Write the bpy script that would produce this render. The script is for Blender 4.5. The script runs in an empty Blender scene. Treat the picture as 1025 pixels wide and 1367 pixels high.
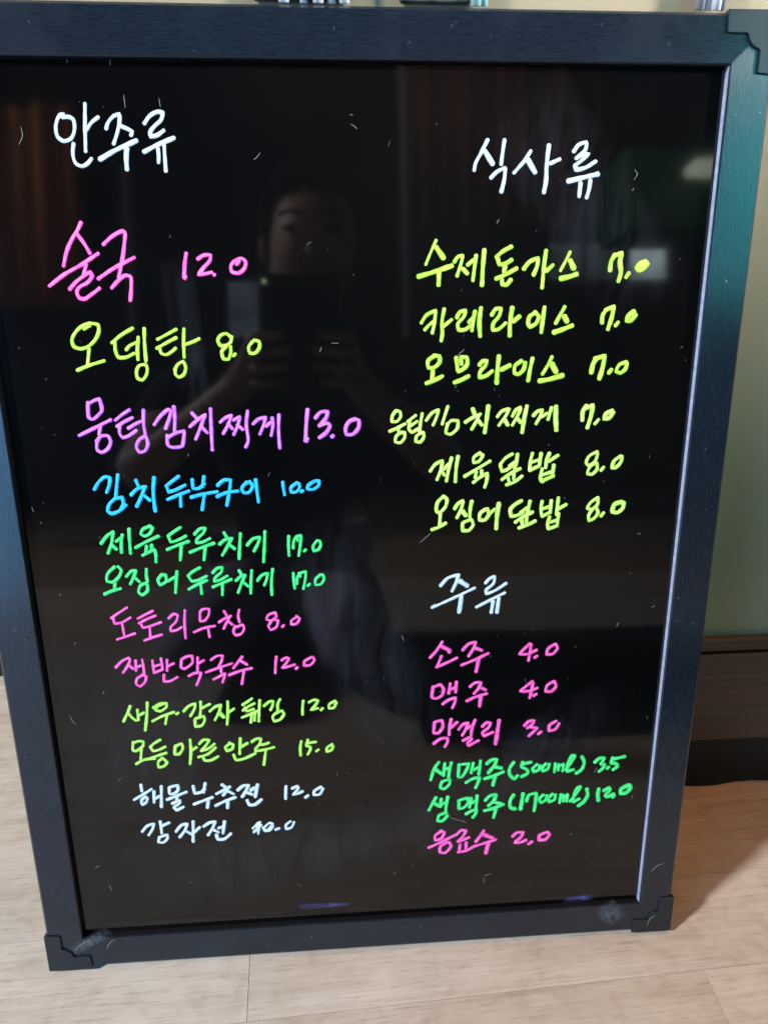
import bpy, bmesh, math, random
from mathutils import Vector, Matrix
R = math.radians
S = bpy.context.scene
col = S.collection
random.seed(7)

# ------------------------------------------------------------------ camera
cam = bpy.data.cameras.new('camera')
cam.sensor_fit = 'HORIZONTAL'; cam.sensor_width = 36.0; cam.lens = 984.12 / 1025 * 36
cam.clip_start = 0.003; cam.clip_end = 60
CAM = Vector((0.18493857, -0.3243269, 0.5340139))
RIGHT = Vector((0.99742406, -0.07136505, 0.00722952))
DOWN = Vector((-0.0272434, -0.47013113, -0.88217601))
FWD = Vector((0.06635535, 0.87970663, -0.47086433))
co = bpy.data.objects.new('camera', cam); col.objects.link(co)
M = Matrix((RIGHT, -DOWN, -FWD)).transposed().to_4x4(); M.translation = CAM
co.matrix_world = M
S.camera = co

# ------------------------------------------------------------------ world and lamps
w = bpy.data.worlds.new('World'); S.world = w; w.use_nodes = True
bg = w.node_tree.nodes['Background']
bg.inputs[0].default_value = (0.55, 0.48, 0.42, 1); bg.inputs[1].default_value = 0.012

def lamp(name, loc, aim, size, power, color, sy=None, spread=180):
    d = bpy.data.lights.new(name, 'AREA'); d.shape = 'RECTANGLE'
    d.size = size; d.size_y = sy or size; d.energy = power; d.color = color; d.spread = R(spread)
    o = bpy.data.objects.new(name, d); col.objects.link(o)
    o.location = loc
    o.rotation_euler = (Vector(aim) - Vector(loc)).to_track_quat('-Z', 'Y').to_euler()
    return o
lamp('window_light', (-2.73, -1.25, 2.55), (0.3, 0, 0.25), 0.36, 250, (1.0, 0.985, 0.98))
lamp('warm_room_lamp', (0.95, 0.0, 1.75), (0.52, 0.115, 0.0), 0.25, 0.62, (1, 0.34, 0.07), None, 42)
lamp('wall_wash_fill', (1.75, -0.42, 1.15), (0.60, 0.139, 0.76), 0.22, 2.4, (1.0, 0.97, 0.97), None, 26)  # added light, narrow wash that brightens the upper wall
lamp('teal_sheen_fill', (1.52, -1.2, 1.05), (0.41, 0.12, 0.50), 0.6, 0.85, (0.05, 0.72, 0.80), 0.65, 42)  # added light for the teal sheen on the right rail, no room fixture
lamp('blue_sheen_fill', (-0.88, -1.2, 0.42), (-0.01, 0.05, 0.22), 0.5, 2.4, (0.2, 0.52, 1.0), 0.9, 60)  # added light that gives the left rail its blue sheen, no window there
lamp('back_room_fill', (0.5, -1.6, 2.3), (0.4, -2.7, 0.8), 0.8, 12, (1, 0.9, 0.75), None, 100)  # added light to brighten the far curtain and cabinet

S.render.engine = 'CYCLES'
S.view_settings.view_transform = 'Standard'; S.view_settings.look = 'None'
S.view_settings.exposure = 0; S.view_settings.gamma = 1
S.cycles.max_bounces = 8; S.cycles.glossy_bounces = 5

# ------------------------------------------------------------------ materials
def mat(name, base=(0.5, 0.5, 0.5), rough=0.5, spec=0.5, emit=None, es=0.0, metal=0.0):
    m = bpy.data.materials.new(name); m.use_nodes = True
    b = m.node_tree.nodes['Principled BSDF']
    b.inputs['Base Color'].default_value = (*base, 1); b.inputs['Roughness'].default_value = rough
    b.inputs['Specular IOR Level'].default_value = spec; b.inputs['Metallic'].default_value = metal
    if emit:
        b.inputs['Emission Color'].default_value = (*emit, 1); b.inputs['Emission Strength'].default_value = es
    return m, m.node_tree, b
def nd(t, kind, **kw):
    n = t.nodes.new(kind)
    for k, v in kw.items():
        if k in n.inputs: n.inputs[k].default_value = v
        else: setattr(n, k, v)
    return n
def ramp(t, fac, stops):
    r = t.nodes.new('ShaderNodeValToRGB'); e = r.color_ramp.elements
    while len(e) < len(stops): e.new(0.5)
    for el, (p, c) in zip(e, stops):
        el.position = p; el.color = (*c, 1) if len(c) == 3 else c
    t.links.new(fac, r.inputs[0]); return r
def coords(t, scale=(1, 1, 1), kind='Object', rnd=0.0):
    tc = t.nodes.new('ShaderNodeTexCoord'); mp = t.nodes.new('ShaderNodeMapping')
    mp.inputs['Scale'].default_value = scale
    t.links.new(tc.outputs[kind], mp.inputs[0])
    if rnd:
        oi = t.nodes.new('ShaderNodeObjectInfo'); ml = t.nodes.new('ShaderNodeMath'); ml.operation = 'MULTIPLY'
        ml.inputs[1].default_value = rnd
        cx = t.nodes.new('ShaderNodeCombineXYZ')
        t.links.new(oi.outputs['Random'], ml.inputs[0])
        for i in range(3): t.links.new(ml.outputs[0], cx.inputs[i])
        t.links.new(cx.outputs[0], mp.inputs['Location'])
    return mp.outputs[0]
def mix(t, a, b, fac, mode='MIX'):
    n = t.nodes.new('ShaderNodeMix'); n.data_type = 'RGBA'; n.blend_type = mode
    for s, v in ((n.inputs[6], a), (n.inputs[7], b), (n.inputs[0], fac)):
        if hasattr(v, 'links') or hasattr(v, 'is_linked'): t.links.new(v, s)
        else: s.default_value = (*v, 1) if isinstance(v, tuple) else v
    return n.outputs[2]
def bump(t, b, h, strength, dist):
    n = t.nodes.new('ShaderNodeBump'); n.inputs['Strength'].default_value = strength
    n.inputs['Distance'].default_value = dist
    t.links.new(h, n.inputs['Height']); t.links.new(n.outputs[0], b.inputs['Normal'])

def frame_mat(name, stretch, tan):
    m, t, b = mat(name, (0.02, 0.024, 0.032), 0.42, 0.5)
    n = nd(t, 'ShaderNodeTexNoise', Scale=1.0, Detail=4.0, Roughness=0.6)
    t.links.new(coords(t, stretch), n.inputs['Vector'])
    n2 = nd(t, 'ShaderNodeTexNoise', Scale=22.0, Detail=5.0, Roughness=0.6)
    t.links.new(coords(t), n2.inputs['Vector'])
    c = ramp(t, n.outputs[0], [(0.3, (0.005, 0.009, 0.016)), (0.75, (0.012, 0.019, 0.029))])
    c2 = mix(t, c.outputs[0], (0.020, 0.029, 0.042), ramp(t, n2.outputs[0], [(0.5, (0, 0, 0)), (0.8, (0.5, 0.5, 0.5))]).outputs[0])
    t.links.new(c2, b.inputs['Base Color'])
    r = ramp(t, n2.outputs[0], [(0.3, (0.20,) * 3), (0.7, (0.27,) * 3)])
    t.links.new(r.outputs[0], b.inputs['Roughness'])
    b.inputs['Anisotropic'].default_value = 0.8
    cx = nd(t, 'ShaderNodeCombineXYZ'); cx.inputs[0].default_value, cx.inputs[1].default_value = tan
    vt = t.nodes.new('ShaderNodeVectorTransform'); vt.vector_type = 'VECTOR'; vt.convert_from = 'OBJECT'; vt.convert_to = 'WORLD'
    t.links.new(cx.outputs[0], vt.inputs[0]); t.links.new(vt.outputs[0], b.inputs['Tangent'])
    bump(t, b, n.outputs[0], 0.2, 0.0003)
    return m
FR_V = frame_mat('black_brushed_frame_upright', (1100, 130, 300), (1, 0))
FR_H = frame_mat('black_brushed_frame_level', (130, 1100, 300), (0, 1))
GUARD, t, b = mat('black_corner_plastic', (0.008, 0.012, 0.018), 0.36, 0.45)
n = nd(t, 'ShaderNodeTexNoise', Scale=900.0, Detail=2.0); t.links.new(coords(t), n.inputs['Vector']); bump(t, b, n.outputs[0], 0.2, 0.0002)
LIP, _, _ = mat('black_glossy_inner_edge', (0.004, 0.004, 0.006), 0.5, 0.3)
LIT_LIP, t, b = mat('inner_edge_painted_lit', (0.3, 0.35, 0.5), 0.3)  # right lip only: the side light it catches is painted into its colour
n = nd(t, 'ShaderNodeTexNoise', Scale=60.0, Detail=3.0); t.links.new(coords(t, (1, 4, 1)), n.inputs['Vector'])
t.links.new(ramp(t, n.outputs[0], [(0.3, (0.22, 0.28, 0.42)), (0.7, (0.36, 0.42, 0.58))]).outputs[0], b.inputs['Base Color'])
BACK, _, _ = mat('dark_back_board', (0.03, 0.03, 0.035), 0.7)

GLASS, t, b = mat('glossy_black_writing_panel', (0.006, 0.006, 0.007), 0.03, 0.5)
n = nd(t, 'ShaderNodeTexNoise', Scale=5.0, Detail=6.0, Roughness=0.7); t.links.new(coords(t, (1, 1, 1)), n.inputs['Vector'])
t.links.new(ramp(t, n.outputs[0], [(0.35, (0.035,) * 3), (0.75, (0.085,) * 3)]).outputs[0], b.inputs['Roughness'])
n2 = nd(t, 'ShaderNodeTexNoise', Scale=3.0, Detail=5.0); t.links.new(coords(t, (1, 1, 1)), n2.inputs['Vector'])
t.links.new(ramp(t, n2.outputs[0], [(0.35, (0.0015, 0.0015, 0.002)), (0.75, (0.005, 0.005, 0.005))]).outputs[0], b.inputs['Base Color'])

INKC = dict(white=((0.78, 0.84, 0.88), (0.36, 0.50, 0.60)), pink=((1.0, 0.24, 0.64), (0.75, 0.05, 0.36)),
            rose=((0.95, 0.20, 0.60), (0.62, 0.04, 0.32)), lime=((0.70, 0.98, 0.16), (0.24, 0.62, 0.02)),
            lime2=((0.60, 0.95, 0.22), (0.16, 0.52, 0.03)), pale=((0.78, 1.0, 0.30), (0.30, 0.64, 0.05)),
            purple=((0.72, 0.26, 1.0), (0.48, 0.10, 0.82)), cyan=((0.03, 0.58, 1.0), (0.01, 0.34, 0.85)),
            green=((0.11, 0.86, 0.30), (0.01, 0.50, 0.09)))
INK = {}
for k, (core, rim) in INKC.items():
    m, t, b = mat(k + '_fluorescent_marker_ink', core, 0.55, 0.3)
    at = nd(t, 'ShaderNodeAttribute', attribute_name='edge')
    n = nd(t, 'ShaderNodeTexNoise', Scale=300.0, Detail=4.0, Roughness=0.7); t.links.new(coords(t), n.inputs['Vector'])
    ad = nd(t, 'ShaderNodeMath', operation='MULTIPLY_ADD'); t.links.new(n.outputs[0], ad.inputs[0]); ad.inputs[1].default_value = 1.5
    t.links.new(at.outputs['Fac'], ad.inputs[2])
    f = ramp(t, ad.outputs[0], [(0.45, (0, 0, 0)), (1.35, (1, 1, 1))])
    sc = nd(t, 'ShaderNodeMath', operation='MULTIPLY'); t.links.new(ad.outputs[0], sc.inputs[0]); sc.inputs[1].default_value = 0.6
    f = ramp(t, sc.outputs[0], [(0.36, (0, 0, 0)), (0.80, (1, 1, 1))])
    c = mix(t, core, rim, f.outputs[0])
    t.links.new(c, b.inputs['Base Color']); t.links.new(c, b.inputs['Emission Color'])
    b.inputs['Emission Strength'].default_value = 0.06 if k == 'white' else 0.16
    INK[k] = m
DUST, _, _ = mat('pale_dust_and_scratches', (0.33, 0.32, 0.31), 0.8, 0.2)
def smear_mat(name, c, dens, sc):
    m, t, b = mat(name, c, 0.7, 0.2)
    at = nd(t, 'ShaderNodeAttribute', attribute_name='fade')
    n = nd(t, 'ShaderNodeTexNoise', Scale=1.0, Detail=6.0, Roughness=0.7, Distortion=0.8); t.links.new(coords(t, sc), n.inputs['Vector'])
    r = ramp(t, n.outputs[0], [(0.38, (0, 0, 0)), (0.68, (1, 1, 1))])
    m1 = nd(t, 'ShaderNodeMath', operation='MULTIPLY'); t.links.new(at.outputs['Fac'], m1.inputs[0]); t.links.new(r.outputs[0], m1.inputs[1])
    m2 = nd(t, 'ShaderNodeMath', operation='MULTIPLY'); t.links.new(m1.outputs[0], m2.inputs[0]); m2.inputs[1].default_value = dens
    t.links.new(m2.outputs[0], b.inputs['Alpha'])
    return m
VIOLET = smear_mat('violet_streak_tint', (0.22, 0.18, 0.62), 0.55, (60, 260, 1))
SMUDGE2 = smear_mat('dried_blue_grey_marker_smear', (0.3, 0.38, 0.44), 0.36, (420, 260, 1))
HAZE = smear_mat('wiped_film', (0.34, 0.36, 0.46), 0.04, (60, 14, 1))

# ------------------------------------------------------------------ helpers
def link(name, me, m=None, parent=None):
    o = bpy.data.objects.new(name, me); col.objects.link(o)
    if m: me.materials.append(m)
    if parent: o.parent = parent
    return o
def bm_obj(name, bm, m=None, parent=None, smooth=False):
    bmesh.ops.recalc_face_normals(bm, faces=bm.faces)
    me = bpy.data.meshes.new(name); bm.to_mesh(me); bm.free()
    if smooth:
        for p in me.polygons: p.use_smooth = True
    return link(name, me, m, parent)
def tag(o, label=None, cat=None, group=None, kind=None):
    for k, v in (('label', label), ('category', cat), ('group', group), ('kind', kind)):
        if v: o[k] = v
    return o
def empty(name, loc=(0, 0, 0), rot=(0, 0, 0)):
    o = bpy.data.objects.new(name, None); col.objects.link(o); o.location = loc; o.rotation_euler = rot
    o.empty_display_size = 0.05
    return o
def box(bm, x0, x1, y0, y1, z0, z1, bev=0.0):
    r = bmesh.ops.create_cube(bm, size=1)
    vs = r['verts']
    for v in vs:
        v.co = Vector(((x0 + x1) / 2 + v.co.x * (x1 - x0), (y0 + y1) / 2 + v.co.y * (y1 - y0), (z0 + z1) / 2 + v.co.z * (z1 - z0)))
    if bev:
        es = list({e for v in vs for e in v.link_edges})
        bmesh.ops.bevel(bm, geom=es, offset=bev, segments=1, affect='EDGES', profile=0.5)
def boxo(name, dims, m, parent=None, bev=0.0):
    bm = bmesh.new(); box(bm, *dims, bev=bev); return bm_obj(name, bm, m, parent)

# ------------------------------------------------------------------ floor of laminate planks
FZ = -0.0045
ROW = 0.0731; ANG = math.atan(0.0395); Y0 = -0.0466          # a seam: y = Y0 + 0.0395 x
WOOD, t, b = mat('washed_oak_laminate', (0.45, 0.38, 0.32), 0.42, 0.4)
vc = coords(t, (2.2, 30, 1), rnd=37.0)
g1 = nd(t, 'ShaderNodeTexNoise', Scale=1.6, Detail=9.0, Roughness=0.62, Distortion=1.1); t.links.new(vc, g1.inputs['Vector'])
vf = coords(t, (9, 420, 1), rnd=91.0)
g2 = nd(t, 'ShaderNodeTexNoise', Scale=1.0, Detail=4.0, Roughness=0.6); t.links.new(vf, g2.inputs['Vector'])
vb = coords(t, (5, 14, 1), rnd=53.0)
g3 = nd(t, 'ShaderNodeTexNoise', Scale=1.2, Detail=5.0, Roughness=0.55, Distortion=0.6); t.links.new(vb, g3.inputs['Vector'])
c1 = ramp(t, g1.outputs[0], [(0.28, (0.38, 0.335, 0.285)), (0.48, (0.465, 0.425, 0.375)), (0.72, (0.51, 0.475, 0.43))])
c2 = mix(t, c1.outputs[0], ramp(t, g2.outputs[0], [(0.25, (0.80, 0.78, 0.76)), (0.6, (1.0, 1.0, 1.0))]).outputs[0], 0.45, 'MULTIPLY')
vd = coords(t, (38, 620, 1), rnd=17.0)
g4 = nd(t, 'ShaderNodeTexNoise', Scale=1.0, Detail=5.0, Roughness=0.7); t.links.new(vd, g4.inputs['Vector'])
c2 = mix(t, c2, ramp(t, g4.outputs[0], [(0.34, (0.70, 0.66, 0.62)), (0.46, (1.0, 1.0, 1.0)), (0.62, (1.0, 1.0, 1.0)), (0.78, (1.13, 1.14, 1.16))]).outputs[0], 0.75, 'MULTIPLY')
vk = coords(t, (26, 34, 1), rnd=71.0)
g5 = nd(t, 'ShaderNodeTexNoise', Scale=1.0, Detail=7.0, Roughness=0.6, Distortion=1.6); t.links.new(vk, g5.inputs['Vector'])
c2 = mix(t, c2, ramp(t, g5.outputs[0], [(0.30, (0.84, 0.81, 0.79)), (0.50, (1.0, 1.0, 1.0)), (0.66, (1.06, 1.07, 1.09))]).outputs[0], 0.8, 'MULTIPLY')
c3 = mix(t, c2, ramp(t, g3.outputs[0], [(0.35, (0.86, 0.83, 0.80)), (0.7, (1.06, 1.06, 1.07))]).outputs[0], 0.7, 'MULTIPLY')
oi = t.nodes.new('ShaderNodeObjectInfo')
c4 = mix(t, c3, ramp(t, oi.outputs['Random'], [(0.0, (0.93, 0.90, 0.88)), (1.0, (1.04, 1.04, 1.05))]).outputs[0], 1.0, 'MULTIPLY')
t.links.new(c4, b.inputs['Base Color'])
t.links.new(ramp(t, g2.outputs[0], [(0.3, (0.52,) * 3), (0.7, (0.36,) * 3)]).outputs[0], b.inputs['Roughness'])
bump(t, b, g4.outputs[0], 0.22, 0.0005)
SUB, _, _ = mat('floor_joint_shade', (0.22, 0.165, 0.12), 0.9)
floor = boxo('floor', (-6, 6, -7, 3, FZ - 0.03, FZ - 0.0022), SUB)
tag(floor, kind='structure')
PL = 0.80
def plank_mesh(L):
    bm = bmesh.new(); box(bm, 0.0001, L - 0.0001, 0.0001, ROW - 0.0001, -0.006, 0, bev=0.00028)
    bmesh.ops.recalc_face_normals(bm, faces=bm.faces)
    me = bpy.data.meshes.new('plank'); bm.to_mesh(me); bm.free(); me.materials.append(WOOD); return me
pm = plank_mesh(PL)
ux, uy = math.cos(ANG), math.sin(ANG)
offs = {0: 0.1165, -1: 0.4435, 1: -0.22, 2: 0.31, 3: 0.02}
for k in range(-22, 6):
    o0 = offs.get(k, random.uniform(0, PL))
    start = (o0 + 0.8) % PL - 0.8 * 3
    for j in range(7):
        s = start + j * PL
        o = bpy.data.objects.new('plank', pm); col.objects.link(o); o.parent = floor
        y = Y0 + k * ROW / math.cos(ANG)
        o.location = (s * ux, y + s * uy, FZ); o.rotation_euler = (0, 0, ANG)

MATM, t, b = mat('added_dark_mat_fibre', (0.012, 0.011, 0.011), 0.95, 0.1)
n = nd(t, 'ShaderNodeTexNoise', Scale=500.0, Detail=3.0); t.links.new(coords(t), n.inputs['Vector']); bump(t, b, n.outputs[0], 0.5, 0.001)
o = boxo('added_dark_mat', (0.29, 1.7, -0.92, -0.37, FZ + 0.0003, FZ + 0.008), MATM, None, 0.003)  # added dark slab, out of view, so the mirrored floor goes dark here
tag(o, 'added black mat that darkens a band of the floor mirrored in the panel', 'mat')
# ------------------------------------------------------------------ wall, skirting
WALL, t, b = mat('cream_painted_wall', (0.62, 0.62, 0.52), 0.6, 0.3)
n = nd(t, 'ShaderNodeTexNoise', Scale=6.0, Detail=5.0); t.links.new(coords(t), n.inputs['Vector'])
t.links.new(ramp(t, n.outputs[0], [(0.3, (0.315, 0.255, 0.165)), (0.7, (0.37, 0.30, 0.20))]).outputs[0], b.inputs['Base Color'])
n = nd(t, 'ShaderNodeTexNoise', Scale=260.0, Detail=3.0); t.links.new(coords(t), n.inputs['Vector']); bump(t, b, n.outputs[0], 0.15, 0.0008)
BROWN, t, b = mat('dark_brown_skirting_wood', (0.07, 0.035, 0.018), 0.4, 0.4)
n = nd(t, 'ShaderNodeTexNoise', Scale=1.0, Detail=6.0, Distortion=0.5); t.links.new(coords(t, (6, 60, 140)), n.inputs['Vector'])
t.links.new(ramp(t, n.outputs[0], [(0.3, (0.034, 0.014, 0.007)), (0.7, (0.095, 0.042, 0.021))]).outputs[0], b.inputs['Base Color'])
bump(t, b, n.outputs[0], 0.15, 0.0006)
GAP_DARK, t, b = mat('dark_gap_shade', (0.012, 0.010, 0.009), 0.6, 0.3)
wall = boxo('wall', (-0.02, 3.0, 0.139, 0.345, FZ - 0.002, 2.6), WALL)
tag(wall, 'cream painted wall behind the leaning board, brown skirting along its foot', 'wall')
def skirt(x0, x1, y, parent):
    boxo('skirting_board', (x0, x1, y - 0.009, y - 0.0005, 0.054, 0.1495), BROWN, parent, 0.0012)
    boxo('top_moulding', (x0, x1, y - 0.007, y - 0.0005, 0.1508, 0.1640), BROWN, parent, 0.002)
    bm = bmesh.new(); N = 160                                    # dark strip in place of the shaded kick gap, wavy at the foot
    prev = None
    for i in range(N + 1):
        x = x0 + (x1 - x0) * i / N
        wv = 0.0016 * math.sin(i * 1.7) + 0.0012 * math.sin(i * 0.61 + 1)
        zs = [(0.0, y - 0.006 + wv), (0.018, y - 0.0046 - wv), (0.036, y - 0.004 + wv * 0.7), (0.0536, y - 0.003)]
        row = [bm.verts.new((x, yy, FZ + 0.0004 if j == 0 else z)) for j, (z, yy) in enumerate(zs)]
        if prev:
            for a in range(3): bm.faces.new((prev[a], row[a], row[a + 1], prev[a + 1]))
        prev = row
    bm_obj('gap_shade_strip', bm, GAP_DARK, parent, True)
skirt(-0.02, 3.0, 0.139, wall)
wall2 = boxo('wall', (-3.0, -0.021, 0.335, 0.5, FZ - 0.002, 2.6), WALL)
tag(wall2, 'set back dark wall at the far left edge beyond the board', 'wall')
skirt(-3.0, -0.021, 0.334, wall2)

# things on the wall seen just over the board's top edge
DG, t, b = mat('dark_green_black_felt', (0.03, 0.045, 0.035), 0.8)
n = nd(t, 'ShaderNodeTexNoise', Scale=90.0, Detail=5.0); t.links.new(coords(t), n.inputs['Vector'])
t.links.new(ramp(t, n.outputs[0], [(0.35, (0.01, 0.016, 0.013)), (0.7, (0.07, 0.09, 0.07))]).outputs[0], b.inputs['Base Color'])
WHITE, _, _ = mat('white_gloss_plastic', (0.72, 0.73, 0.78), 0.3)
GREY, _, _ = mat('grey_plastic', (0.28, 0.27, 0.3), 0.4)
def panel(x0, x1, label):
    bm = bmesh.new(); box(bm, x0, x1, 0.1335, 0.1385, 0.5870, 0.72, bev=0.001)
    o = bm_obj('hanging_mat', bm, DG); tag(o, label, 'mat'); return o
panel(0.2255, 0.262, 'narrow dark mat hanging on the wall above the middle of the board')
panel(0.150, 0.2005, 'dark mat with pale straws before it, above the board left of centre')
def tube(bm, pts, r, seg=8):
    prev = None
    for i, p in enumerate(pts):
        p = Vector(p)
        d = (Vector(pts[min(i + 1, len(pts) - 1)]) - Vector(pts[max(i - 1, 0)])).normalized()
        a = d.cross(Vector((0, 1, 0.01))).normalized(); c = d.cross(a)
        ring = [bm.verts.new(p + r * (math.cos(2 * math.pi * k / seg) * a + math.sin(2 * math.pi * k / seg) * c)) for k in range(seg)]
        if prev:
            for k in range(seg): bm.faces.new((prev[k], prev[(k + 1) % seg], ring[(k + 1) % seg], ring[k]))
        else: bm.faces.new(ring)
        prev = ring
    bm.faces.new(prev)
def bundle(name, xs, label, cat, mats, lean=0.01):
    e = empty(name, (sum(xs) / len(xs), 0.1365, 0.58)); tag(e, label, cat)
    for i, x in enumerate(xs):
        bm = bmesh.new(); lx = x - e.location.x
        pts = [(lx + lean * (s / 6) ** 2, -0.004 + 0.002 * (i % 2), 0.0062 + 0.11 * s / 6) for s in range(7)]
        tube(bm, pts, 0.0021 if i % 2 else 0.0027)
        bm_obj('strand', bm, mats[i % len(mats)], e, True)
bundle('cable_bundle', [0.3845, 0.3893, 0.3935, 0.3975], 'white and grey cables bundled on the wall near the top right corner', 'cables', [GREY, WHITE, WHITE, GREY])
bundle('straw_bunch', [0.166, 0.176, 0.1835, 0.1905, 0.197], 'row of pale straws peeking over the top rail left of centre', 'straws', [WHITE])
bundle('cord_pair', [0.265, 0.2695], 'thin pale teal cords beside the narrow dark mat', 'cords', [mat('pale_teal_cord', (0.35, 0.6, 0.6), 0.4)[0]], 0.002)

# ------------------------------------------------------------------ the menu board
W, WF, H = 0.40111, 0.02449, 0.5488
AL = R(12)
board = empty('menu_board', (W / 2, 0, 0), (math.pi / 2 - AL, 0, 0))
tag(board, 'black framed glossy menu board with neon handwritten Korean dishes and prices, leaning against the wall', 'menu board')
HT = H + WF
def L(x, yd, z=0.0): return Vector((x - W / 2, HT - yd, -z))       # board millimetre frame -> object frame
GZ = 0.0045; TH = 0.014

def rail(side):
    prof = [(0.0002, GZ + 0.003), (0.0002, 0.0006), (0.0008, 0.0), (WF - 0.0016, 0.0), (WF, 0.0016), (WF, TH)]
    prof.append((0.0002, TH))
    bm = bmesh.new(); ends = []
    for e in (0, 1):
        ring = []
        for s, z in prof:
            if side == 'left': p = (-s, -s if e == 0 else H + s)
            elif side == 'right': p = (W + s, -s if e == 0 else H + s)
            elif side == 'top': p = (-s if e == 0 else W + s, -s)
            else: p = (-s if e == 0 else W + s, H + s)
            ring.append(bm.verts.new(L(p[0], p[1], z)))
        ends.append(ring)
    n = len(prof)
    for k in range(n): bm.faces.new((ends[0][k], ends[0][(k + 1) % n], ends[1][(k + 1) % n], ends[1][k]))
    bm.faces.new(ends[0]); bm.faces.new(ends[1])
    return bm_obj('frame_rail', bm, FR_V if side in ('left', 'right') else FR_H, board)
for s in ('left', 'right', 'top', 'bottom'): rail(s)
# inner lips between the frame face and the writing panel
def lip(x0, x1, y0, y1, m, label=None):
    bm = bmesh.new(); a, c = L(x0, y0, GZ + 0.002), L(x1, y1, 0.0012)
    box(bm, min(a.x, c.x), max(a.x, c.x), min(a.y, c.y), max(a.y, c.y), min(a.z, c.z), max(a.z, c.z))
    o = bm_obj('inner_lip', bm, m, board)
    if label: o['label'] = label
lip(-0.0007, 0.0001, 0.0002, H - 0.0002, LIP)
lip(W - 0.0001, W + 0.0007, 0.0002, H - 0.0002, LIT_LIP, 'inner edge on the right, painted pale for the light it catches')

lip(-0.0007, W + 0.0007, -0.0007, 0.0001, LIP)
lip(-0.0007, W + 0.0007, H - 0.0001, H + 0.0007, LIP)
a, c = L(-0.006, -0.006, GZ), L(W + 0.006, H + 0.006, GZ + 0.004)
bm = bmesh.new(); box(bm, a.x, c.x, c.y, a.y, c.z, a.z); bm_obj('writing_panel', bm, GLASS, board)
a, c = L(-WF + 0.002, -WF + 0.002, TH - 0.0015), L(W + WF - 0.002, H + WF - 0.002, TH + 0.0008)
bm = bmesh.new(); box(bm, a.x, c.x, c.y, a.y, c.z, a.z); bm_obj('back_panel', bm, BACK, board)

# corner guards: an L of plastic with a round lobe, wrapped over the corner
def guard(cx, cy, sx, sy):
    Lg, Wg = 0.0285, 0.0098
    out = [(-0.0012, -0.0012), (Lg, -0.0012), (Lg + 0.0006, 0.001), (Lg, Wg - 0.0006), (Lg - 0.0006, Wg)]
    out.append((Wg + 0.0086, Wg))
    for k in range(0, 9):
        a = math.pi / 2 * k / 8
        out.append((Wg - 0.001 + 0.0085 * math.cos(a) , Wg - 0.001 + 0.0085 * math.sin(a)))
    out += [(Wg, Wg + 0.0086), (Wg, Lg - 0.0006), (Wg - 0.0006, Lg), (0.001, Lg + 0.0006), (-0.0012, Lg)]
    bm = bmesh.new()
    top = [bm.verts.new(L(cx + sx * u, cy + sy * v, -0.0012)) for u, v in out]
    bot = [bm.verts.new(L(cx + sx * u, cy + sy * v, TH + 0.001)) for u, v in out]
    f = bm.faces.new(top); bm.faces.new(bot)
    n = len(out)
    for k in range(n): bm.faces.new((top[k], top[(k + 1) % n], bot[(k + 1) % n], bot[k]))
    es = list(f.edges)
    bmesh.ops.bevel(bm, geom=es, offset=0.00045, segments=2, affect='EDGES', profile=0.6)
    return bm_obj('corner_guard', bm, GUARD, board)
guard(-WF, -WF, 1, 1); guard(W + WF, -WF, -1, 1); guard(-WF, H + WF, 1, -1); guard(W + WF, H + WF, -1, -1)

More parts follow.
